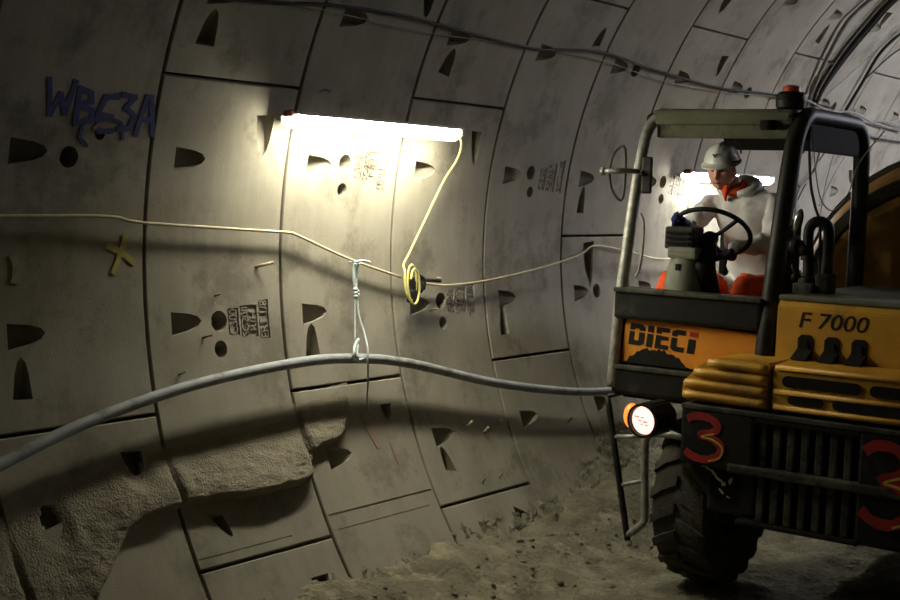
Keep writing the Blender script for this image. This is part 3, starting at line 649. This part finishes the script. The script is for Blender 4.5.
# wheels
def wheel(name, c, r=.535, w=.34, steer=0):
    mt = Matrix.Translation(c) @ Matrix.Rotation(math.radians(steer), 4, 'Z')
    b = MB(); pr = [(r*.5,-w*.40),(r*.62,-w*.5),(r*.82,-w*.52),(r*.93,-w*.47),(r*.95,-w*.3),(r*.955,0),(r*.95,w*.3),(r*.93,w*.47),(r*.82,w*.52),(r*.62,w*.5),(r*.5,w*.40)]
    b.lathe(pr, (0,0,0), (1,0,0), m_rub, 48)
    n = 20
    for k in range(n):
        for sg in (-1, 1):
            a0 = 2*math.pi*(k+(.5 if sg > 0 else 0))/n
            pts = []
            for t, xx, rr0 in ((0,.02,.95),(.4,.30,.945),(.85,.50,.915),(1.0,.535,.80)):
                a = a0+.22*t
                for da in (-.055, .055):
                    for rr in (rr0-.03, rr0+.045 if t < 1 else rr0+.03):
                        pts.append(V((sg*xx*w, rr*r*math.cos(a+da), rr*r*math.sin(a+da))))
            hb = bmesh.new()
            for q in range(3):
                hull(hb, pts[q*4:q*4+8])
            b.addbm(hb, m_rub)
    for v in b.bm.verts: v.co = mt @ v.co
    o = part(b, name)
    h = MB()
    for sg in (-1, 1):
        h.lathe([(r*.52,w*.40),(r*.46,w*.38),(r*.42,w*.2),(r*.15,w*.18),(r*.14,w*.32),(0,w*.33)], (0,0,0), (sg,0,0), m_dustblack, 32)
        for k in range(8):
            an = k*math.pi/4; h.ball((sg*w*.21, math.cos(an)*r*.28, math.sin(an)*r*.28), .018, m_steel, 1)
    for v in h.bm.verts: v.co = mt @ v.co
    h.build('wheel_rim', o)
wheel('wheel', V((-.37,.40,.555))); wheel('wheel', V((1.25,.42,.56))); wheel('wheel', V((-.33,4.6,.56))); wheel('wheel', V((1.25,4.6,.56)))
# ladder and its curved rail on the left of the cab
b = MB(); b.tube([(-.75,.02,1.19),(-.895,.0,1.145),(-.911,.0,1.12),(-.90,.0,1.07),(-.745,.0,.34),(-.737,.0,.305)], [.013,.014,.018,.02,.02,.02], m_blackmetal, 10, sub=3)
LD = part(b, 'ladder')
for p, q in (((-.863,0,.895),(-.64,0,.93)),((-.80,0,.605),(-.635,0,.66))):
    b = MB(); b.tube([p, q], .013, m_steel, 8, sub=1); b.build('rung', LD)
b = MB(); b.tube([(-.24,-.03,.965),(-.42,.0,.962),(-.58,.0,.958),(-.635,.0,.925),(-.645,.0,.84),(-.625,.0,.46),(-.63,.0,.41),(-.68,.0,.35),(-.735,.0,.312)], [.026,.026,.026,.026,.024,.023,.023,.023,.02], m_steel, 12); part(b, 'ladder_rail', label='bare steel curved rail')
# headlamp and indicator
b = MB(); oc = [(.105*math.cos(math.radians(22.5+45*i)), .105*math.sin(math.radians(22.5+45*i))) for i in range(8)]
ax = V((-.10,-1,-.03)).normalized(); hx = V((1,-.10,0)).normalized(); hz = hx.cross(ax).normalized(); hz = hz if hz.z > 0 else -hz
b.prism(oc, ((-.505,-.30,1.08), hx, hz, -ax), .0, .20, m_blackmetal, .012)
b.tube([(-.42,-.18,1.06),(-.3,-.15,1.02),(-.24,-.15,1.0)], .03, m_blackmetal, 8, sub=2)
b.lathe([(.098,-.01),(.10,-.03),(.085,-.03),(.082,-.0)], (-.505,-.30,1.08), -ax, m_blackmetal, 24)
HL = part(b, 'headlamp')
b = MB(); b.lathe([(0,-.026),(.04,-.024),(.07,-.016),(.082,-.004),(.08,.01)], (-.505,-.30,1.08), -ax, m_head, 28); b.build('lens', HL)
b = MB()
for dx, dz, w in ((-.035,.022,.03),(.0,.02,.02),(-.015,.0,.02),(.02,-.004,.03),(.03,-.022,.016),(.0,-.02,.012)):
    c = V((-.505,-.30,1.08))+ax*.0265+hx*dx+hz*dz; b.box(c-V((w/2,.002,.004)), c+V((w/2,.002,.004)), m_headpat, .001)
b.build('lens_pattern', HL)
b = MB(); b.ball((-.615,-.245,1.085), (.05,.045,.075), m_ind, 3); b.build('indicator_lens', HL)['label'] = 'glowing orange indicator lens'
# mirrors
b = MB(); b.tube([(-1.0,-.05,2.505),(-.86,-.05,2.51),(-.80,.1,2.51)], .016, m_steel, 8, sub=2); b.lathe([(0,0),(.026,0),(.026,.02),(0,.02)], (-1.0,-.05,2.505), (1,0,0), m_steel, 12)
b.tube([(-.93,-.02,2.62),(-.96,-.02,2.5),(-.93,-.02,2.38),(-.86,-.02,2.35),(-.86,-.02,2.64)], .008, m_dustblack, 6, sub=4, closed=True); part(b, 'mirror_bracket')
b = MB(); b.box((-.79,.06,2.38),(-.72,.08,2.60), m_blackmetal, .012); part(b, 'side_mirror')
b = MB(); b.tube([(-.76,.02,2.26),(-.735,.02,2.20),(-.735,.02,2.05),(-.75,.02,1.93),(-.775,.02,1.88)], .008, m_steel, 8); part(b, 'grab_handle')
# beacon
b = MB(); b.lathe([(0,-.05),(.06,-.05),(.085,-.04),(.09,0),(.085,.035),(.07,.05),(.045,.055),(0,.055)], (.01,.35,2.945), (0,0,1), m_blackmetal, 24); b.tube([(.01,.35,2.86),(.01,.35,2.92)], .03, m_blackmetal, 10, sub=1)
BC = part(b, 'beacon'); b = MB(); b.lathe([(.045,.05),(.05,.06),(.05,.09),(.03,.1),(0,.102)], (.01,.35,2.935), (0,0,1), m_beac, 20); b.build('beacon_lens', BC)['label'] = 'orange beacon lens'
# steering column, dash and wheel
b = MB(); sw = V((-.448,.36,2.16)); n_ = V((-.10,.60,.80)).normalized(); u_ = V((1,0,.0)); u_ = (u_-n_*u_.dot(n_)).normalized(); v_ = n_.cross(u_)
b.tube([sw+u_*.232*math.cos(i*math.pi/12)+v_*.232*math.sin(i*math.pi/12) for i in range(24)], .0145, m_blackmetal, 10, closed=True, sub=2)
for a in (90, 210, 330):
    a = math.radians(a); b.tube([sw-n_*.05, sw-n_*.03+(u_*math.cos(a)+v_*math.sin(a))*.12, sw+(u_*math.cos(a)+v_*math.sin(a))*.23], .014, m_blackmetal, 8)
b.lathe([(0,-.02),(.04,-.02),(.05,-.04),(.045,-.08),(0,-.09)], sw, n_, m_blackmetal, 20)
part(b, 'steering_wheel')
b = MB(); b.tube([sw-n_*.08, sw-n_*.25, (-.44,.3,1.8)], [.05,.075,.09], m_blackmetal, 12, sub=4); b.tube([(-.40,.3,2.0),(-.31,.25,2.03),(-.25,.22,2.06)], .02, m_blackmetal, 8); part(b, 'steering_column')
b = MB(); b.tube([(-.535,.2,1.68),(-.535,.2,1.85),(-.53,.2,1.98),(-.525,.2,2.06)], [.112,.12,.10,.08], m_greybeige, 16, sub=4); b.box((-.55,.09,1.93),(-.52,.11,1.97), m_hole, .003); b.box((-.615,.10,2.0),(-.43,.3,2.07), m_greybeige, .02); PD = part(b, 'pedestal', label='grey-green plastic dash pedestal')
b = MB(); b.box((-.645,.12,2.055),(-.46,.28,2.19), m_dustblack, .015)
for z in (2.085, 2.115, 2.145): b.box((-.625,.108,z),(-.48,.13,z+.016), m_hole, .002)
b.build('instrument_box', PD)
# driver's seat
b = MB(); b.box((-.72,.85,1.55),(-.22,1.28,1.70), m_dustblack, .05, seg=3); b.box((-.70,1.2,1.6),(-.24,1.32,2.25), m_dustblack, .05, seg=3); b.box((-.6,.9,1.2),(-.34,1.2,1.56), m_blackmetal, .01); part(b, 'seat')
# pipework standing on the cover beside the cab
b = MB(); b.tube([(.19,.3,1.84),(.188,.3,2.0),(.178,.3,2.17),(.195,.3,2.235),(.24,.3,2.255),(.285,.3,2.235),(.30,.3,2.17),(.297,.3,2.0),(.295,.3,1.86)], [.032,.032,.03,.032,.032,.032,.032,.034,.04], m_blackmetal, 12)
b.lathe([(0,0),(.05,0),(.05,.03),(.03,.04)], (.19,.3,1.90), (0,0,1), m_blackmetal, 16); b.lathe([(0,0),(.042,0),(.042,.025),(.03,.03)], (.184,.3,2.03), (0,0,1), m_blackmetal, 16)
b.tube([(.185,.3,2.08),(.13,.3,2.10),(.08,.3,2.12)], .045, m_blackmetal, 10, sub=2); b.lathe([(0,0),(.06,0),(.06,.02),(0,.02)], (.10,.3,2.11), (1,0,0), m_blackmetal, 16)
b.tube([(.15,.3,1.93),(.11,.28,1.97),(.10,.28,2.0)], .008, m_dustblack, 6); b.ball((.12,.28,1.93), .025, m_blackmetal, 2)
b.box((.13,.22,1.84),(.25,.38,1.90), m_dustblack, .01); b.box((.25,.24,1.84),(.34,.36,1.96), m_dustblack, .015)
part(b, 'exhaust_pipework', label='black U-shaped pipe with valve')
b = MB(); mt = Matrix.Rotation(math.radians(12), 4, 'Y'); b.ball((.105,.32,2.25), (.028,.012,.075), m_dustblack, 3, mtx=mt); b.ball((.105,.306,2.25), (.02,.006,.062), m_glass, 3, mtx=mt); b.tube([(.095,.32,2.19),(.085,.32,2.14),(.1,.31,2.11)], .007, m_blackmetal, 6); part(b, 'oval_mirror')
b = MB(); b.tube([(.10,.42,2.80),(.125,.42,2.5),(.16,.42,2.35),(.20,.42,2.22),(.22,.40,1.9)], .009, m_blackmetal, 8); b.tube([(.12,.42,2.8),(.15,.43,2.55),(.19,.44,2.38),(.26,.45,2.32),(.34,.46,2.42),(.38,.5,2.6),(.42,.8,2.8)], .004, m_gywire, 6); part(b, 'hanging_cable')
# mixing drum
b = MB(); D = (.60, 1.75, 1.57); Y_ = (0,.97,.10)
b.lathe([(0,-.10),(.35,-.09),(.86,-.03),(.92,.02)], D, Y_, m_drum, 64)
b.lathe([(.92,.02),(.94,.0),(1.02,.06),(1.03,.10)], D, Y_, m_drumdark, 64)
b.lathe([(1.03,.10),(1.05,.13),(1.09,.22),(1.12,.4),(1.16,.9),(1.12,1.8),(.8,2.8),(.5,3.3),(.45,3.3)], D, Y_, m_drum, 64)
b.lathe([(1.12,.38),(1.16,.40),(1.16,.5),(1.13,.52)], D, Y_, m_drumdark, 64)
part(b, 'mixing_drum', label='dusty ochre mixing drum')
b = MB(); b.box((.3,1.6,1.0),(1.1,1.8,1.6), m_blackmetal, .02); part(b, 'drum_cradle')
b = MB(); b.box((.2,4.2,1.0),(1.2,4.4,1.9), m_blackmetal, .02); part(b, 'drum_cradle')
# ------------------------------------------------------------------ the driver
PR = empty('person', (0, 0, 0), 'driver in white hooded coverall, orange trousers and white hard hat, seated at the steering wheel', 'person')
base = VEH.matrix_world.copy(); ORG = V((-.48, 1.02, 1.72))
PR.matrix_world = base @ Matrix.Translation(ORG)
def pv(p): return V(p)-ORG
J = {'pel':((-.48,1.06,1.80),(.16,.13)),'bel':((-.475,1.04,1.97),(.19,.145)),'che':((-.495,1.0,2.17),(.19,.145)),'upc':((-.515,.96,2.33),(.15,.12)),'nek':((-.555,.90,2.45),(.075,.075)),'nk2':((-.58,.87,2.50),(.055,.055)),
 'shR':((-.70,.89,2.34),(.085,.085)),'elR':((-.82,.70,2.12),(.066,.066)),'wrR':((-.655,.50,2.20),(.042,.042)),
 'shL':((-.31,.97,2.35),(.09,.09)),'elL':((-.225,.78,2.10),(.076,.076)),'wrL':((-.40,.50,2.065),(.042,.042)),
 'hiR':((-.58,1.0,1.77),(.105,.105)),'knR':((-.80,.50,1.86),(.085,.085)),'ftR':((-.76,.46,1.40),(.055,.055)),'toR':((-.72,.36,1.28),(.045,.04)),
 'hiL':((-.38,1.0,1.77),(.105,.105)),'knL':((-.29,.52,1.84),(.088,.088)),'ftL':((-.32,.48,1.40),(.055,.055)),'toL':((-.33,.34,1.28),(.045,.04))}
E_ = [('pel','bel'),('bel','che'),('che','upc'),('upc','nek'),('nek','nk2'),('upc','shR'),('shR','elR'),('elR','wrR'),('upc','shL'),('shL','elL'),('elL','wrL'),('pel','hiR'),('hiR','knR'),('knR','ftR'),('ftR','toR'),('pel','hiL'),('hiL','knL'),('knL','ftL'),('ftL','toL')]
ks = list(J); me = bpy.data.meshes.new('sk'); me.from_pydata([pv(J[k][0]) for k in ks], [(ks.index(a), ks.index(b_)) for a, b_ in E_], []); me.update()
so = bpy.data.objects.new('sk', me); COL.objects.link(so); md = so.modifiers.new('s', 'SKIN'); md.use_smooth_shade = True; md.branch_smoothing = .6
for i, k in enumerate(ks): me.skin_vertices[0].data[i].radius = J[k][1]; me.skin_vertices[0].data[i].use_root = (k == 'pel')
m2 = so.modifiers.new('u', 'SUBSURF'); m2.levels = 3; m2.render_levels = 3
bpy.context.view_layer.update(); dg = bpy.context.evaluated_depsgraph_get(); bm_ = bpy.data.meshes.new_from_object(so.evaluated_get(dg)); bpy.data.objects.remove(so)
body = MB()
iw, io, isk = body.mi(m_white), body.mi(m_hiorange), body.mi(m_skin)
bv = []
for v in bm_.vertices:
    p = v.co.copy(); n = v.normal; q = p+ORG
    if q.z < 2.44: p += n*(.014*noise.fractal(p*11, 1, 2, 3)+.006*math.sin(q.z*70+noise.noise(p*8)*6)*(1 if q.z > 1.9 else .4))
    bv.append(body.bm.verts.new(p))
for f in bm_.polygons:
    try: q = body.bm.faces.new([bv[i] for i in f.vertices])
    except ValueError: continue
    c = f.center+ORG; q.smooth = True
    q.material_index = isk if c.z > 2.45 else (io if (c.z < 1.955 and c.y < .86) or c.z < 1.78 else iw)
# head: one shaped surface joined to the same mesh
hc = V((-.612,.82,2.545))      # he looks down past the wheel
HM = Matrix.Rotation(math.radians(6), 4, 'Z') @ Matrix.Rotation(math.radians(10), 4, 'X')
def headfn(u, q):     # face towards -y
    x, y, z = u.x, u.y, u.z; f = -y
    g = lambda cx, cz, sx, sz: math.exp(-((x-cx)/sx)**2-((z-cz)/sz)**2) if f > 0 else 0
    d = .022*g(0,-.12,.14,.22)+.020*g(0,-.27,.12,.10)          # nose
    d -= .012*(g(.33,.07,.2,.13)+g(-.33,.07,.2,.13))            # eye sockets
    d += .006*g(0,.25,.6,.12)                                   # brow
    d += .006*g(0,-.50,.24,.06)+.006*g(0,-.62,.22,.06)-.004*g(0,-.56,.25,.03)
    d += .014*g(0,-.88,.28,.18)                                 # chin
    q = q.copy(); q.y -= d
    if z < 0: q.x *= 1-.13*(-z)**1.5; 
    if z < -.2 and y > 0: q.y *= 1-.35*(-z)
    return q
nb = len(body.bm.verts)
body.ball(hc-ORG, (.089,.098,.124), m_skin, 5, mtx=HM, fn=headfn)
for sg in (-1, 1):
    body.ball(hc-ORG+HM @ V((sg*.082,.005,-.015)), (.012,.022,.034), m_skin, 3, mtx=HM)
body.build('body', PR, recalc=False)
for sg in (-1, 1):
    e = MB(); e.ball(hc-ORG+HM @ V((sg*.029,-.083,.010)), (.012,.008,.006), m_eye, 2, mtx=HM); e.build('eye', PR)
    e = MB(); e.tube([hc-ORG+HM @ V((sg*x,-.1+.012*abs(x)/.03,.026+dz)) for x, dz in ((.012,0),(.028,.004),(.046,-.002))], .0045, m_hair, 6); e.build('eyebrow', PR)
e = MB(); e.tube([hc-ORG+HM @ V((x,-.101+.02*abs(x)/.03*.6,-.066)) for x in (-.024,-.01,0,.01,.024)], .0032, m_red, 6); e.build('mouth', PR)
e = MB()
def hairfn(u, q): return q if (u.y > -.15 or u.z > .5) else q*.9
e.ball(hc-ORG+HM @ V((0,.012,.03)), (.084,.094,.108), m_hair, 4, mtx=HM, fn=hairfn); e.build('hair', PR)
# hard hat
hm = MB(); hb = bmesh.new(); bmesh.ops.create_uvsphere(hb, u_segments=40, v_segments=24, radius=1)
bmesh.ops.delete(hb, geom=[v for v in hb.verts if v.co.z < -.05], context='VERTS')
ho = hc-ORG+HM @ V((0,.008,.060))
for v in hb.verts:
    x, y, z = v.co; r_ = .0045*max(0, 1-abs(x)/.12) if z > .3 else 0
    q = V((x*.112, y*.135, z*.118)); q *= 1+(r_/.11)*1.3
    if abs(abs(x)-.42) < .07 and z > .3: q *= .965
    v.co = ho+HM @ q
hm.addbm(hb, m_helmet, True)
vs = []; N = 40
for i in range(N):
    a = 2*math.pi*i/N; cx, cy = math.cos(a), math.sin(a); f = max(0, -cy)
    for k, (ex, dz) in enumerate(((1.0,0),(1.0+.08+.30*f**1.5,-.006-.018*f),(1.0+.08+.30*f**1.5,-.012-.018*f),(.97,-.008))):
        vs.append(ho+HM @ V((cx*.112*(1+(ex-1)*(.9 if k in (1,2) else 1)), cy*.135*ex, dz)))
hm.add(vs, [(i*4+k, ((i+1) % N)*4+k, ((i+1) % N)*4+(k+1) % 4, i*4+(k+1) % 4) for i in range(N) for k in range(4)], m_helmet, False)
HH = hm.build('hard_hat', PR); HH['label'] = 'white hard hat'
e = MB()
for dx, dz in ((-.012,.06),(.006,.063),(-.003,.05)):
    e.ball(ho+HM @ V((dx,-.133+.4*(dz-.05),dz-.004)), (.007,.005,.006), m_strap, 2, mtx=HM)
e.build('hat_badge', HH)
e = MB(); e.tube([ho+HM @ V((.075*math.cos(a)+.052, .02-.13*math.cos(a)*.2+.05*math.sin(a), .112*math.sin(a)*.98+.008)) for a in [math.radians(d) for d in (100,80,60,40,22)]], .0055, m_strap, 8); e.build('hat_groove_line', HH)
e = MB(); e.tube([ho+HM @ V((.115*math.cos(a),.138*math.sin(a),.004)) for a in [math.radians(d) for d in (-35,0,40,90)]], .006, m_strap, 8)
e.tube([ho+HM @ V((.085,-.03,0)), hc-ORG+HM @ V((.083,-.03,-.03))], .003, m_strap, 6, sub=1); e.build('hat_strap', HH)
# collar, hood and gloves
e = MB(); nk = pv(J['nek'][0])+V((0,0,.005))
e.tube([nk+V((.068*math.cos(a), .06*math.sin(a)-.01, -.012+.03*math.sin(a)))  for a in [i*math.pi/6 for i in range(12)]], .022, m_hiorange, 8, closed=True)
e.prism([(-.035,0),(.03,0),(.0,-.11)], (nk+V((-.02,-.105,.0)), V((1,-.25,0)).normalized(), V((0,-.25,1)).normalized(), V((0,1,0))), -.014, .02, m_hiorange, .004)
e.build('shirt_collar', PR)['label'] = 'orange shirt collar'
e = MB(); e.tube([nk+V((.115*math.cos(a)+.02, .10*math.sin(a)+.03, -.015+.04*math.sin(a))) for a in [math.radians(d) for d in (-75,-45,0,45,90,135,180,225,250)]], [.016,.028,.036,.042,.046,.042,.036,.026,.014], m_white, 12, sub=4); e.build('coverall_hood', PR)
def glove(name, wr, grip, axis, inn):
    """fingers curl round the rim: grip = point on the rim, axis = rim direction, inn = away from the wrist side"""
    wr, grip, axis, inn = pv(wr), pv(grip), V(axis).normalized(), V(inn).normalized(); g = MB()
    dirp = (grip-wr).normalized(); nn = axis.cross(dirp).normalized()
    nn = nn if nn.z > 0 else -nn
    pc = wr.lerp(grip, .55)+nn*.012
    M3 = Matrix((axis, dirp, nn)).transposed().to_4x4()
    g.ball(pc, (.043,.052,.018), m_glove, 4, mtx=M3); g.tube([wr-dirp*.03, wr, pc], [.04,.036,.03], m_glove, 10, sub=2)
    for k, (o, l, r_) in enumerate(((-.033,.9,.0092),(-.011,1,.0098),(.012,.97,.0096),(.033,.8,.0085))):
        b0 = grip+axis*o-dirp*.022+nn*.018
        g.tube([b0-dirp*.02, b0, grip+axis*o+nn*.027*l+dirp*.004, grip+axis*o+dirp*.027*l+nn*.006, grip+axis*o+dirp*.018-nn*.02*l, grip+axis*o-dirp*.004-nn*.024*l], [r_,r_*1.05,r_,r_,r_*.92,r_*.8], m_glove, 8, sub=3)
    t0 = pc-axis*.036-dirp*.01
    g.tube([t0, t0-axis*.02+dirp*.02-nn*.01, grip-axis*.052-nn*.018-dirp*.004, grip-axis*.035-nn*.024+dirp*.004], [.013,.013,.011,.009], m_glove, 8, sub=3)
    g.build(name, PR)['label'] = 'blue work glove'
def rim(a): a = math.radians(a); return sw+u_*.232*math.cos(a)+v_*.232*math.sin(a), (-u_*math.sin(a)+v_*math.cos(a))
g1, t1 = rim(172); g2, t2 = rim(270) if (v_.y < 0) else rim(90)
gr = min([(abs(rim(a)[0].x+.635)+(.0 if rim(a)[0].y < .42 else .0), a) for a in range(0, 360, 4)])[1]
g1, t1 = rim(140 if v_.z > 0 else 220)
glove('glove', g1+V((.005,.085,-.03)), g1, t1, V((0,-1,0)))
gl2 = sorted([(rim(a)[0].z, a) for a in range(0, 360, 4)])[0][1]
g2, t2 = rim(gl2)
glove('glove', g2+V((.03,.075,.0)), g2, t2, V((0,-1,0)))
print('RIM', [tuple(round(x, 3) for x in g) for g in (g1, g2)])
# ------------------------------------------------------------------ light from the lit headlamp, faint ambient, camera
hp = VEH.matrix_world @ V((-.515,-.36,1.075))
sl = bpy.data.lights.new('headlamp_beam', 'SPOT'); sl.energy = 12; sl.color = (1, .8, .65); sl.spot_size = math.radians(70); sl.spot_blend = .9; sl.shadow_soft_size = .06
so = bpy.data.objects.new('headlamp_beam', sl); COL.objects.link(so); so.location = hp; so.rotation_euler = (VEH.matrix_world.to_3x3() @ V((-.1,-1,-.15))).to_track_quat('-Z', 'Y').to_euler()
w = bpy.data.worlds.new('World'); S.world = w; w.use_nodes = True; w.node_tree.nodes['Background'].inputs[0].default_value = (.5, .5, .6, 1); w.node_tree.nodes['Background'].inputs[1].default_value = .002
cam = bpy.data.cameras.new('Camera'); co = bpy.data.objects.new('Camera', cam); COL.objects.link(co)
cam.sensor_width = 36; cam.lens = 1326.627*36/900; cam.clip_start = .05; cam.clip_end = 200
MM = Matrix(((0.7916875735, 0.0, -0.6109261706), (0.6102881359, 0.0456908625, 0.7908607566), (-0.0279137436, 0.9989556272, -0.0361728881)))
rt, up_, fw = MM.col[0], MM.col[1], MM.col[2]
co.matrix_world = Matrix(((rt[0], up_[0], -fw[0], 2.36783), (rt[1], up_[1], -fw[1], 0), (rt[2], up_[2], -fw[2], 2.16442), (0, 0, 0, 1)))
S.camera = co
S.view_settings.view_transform = 'Standard'; S.view_settings.look = 'None'; S.view_settings.gamma = 1; S.view_settings.exposure = 0; S.view_settings.use_curve_mapping = False
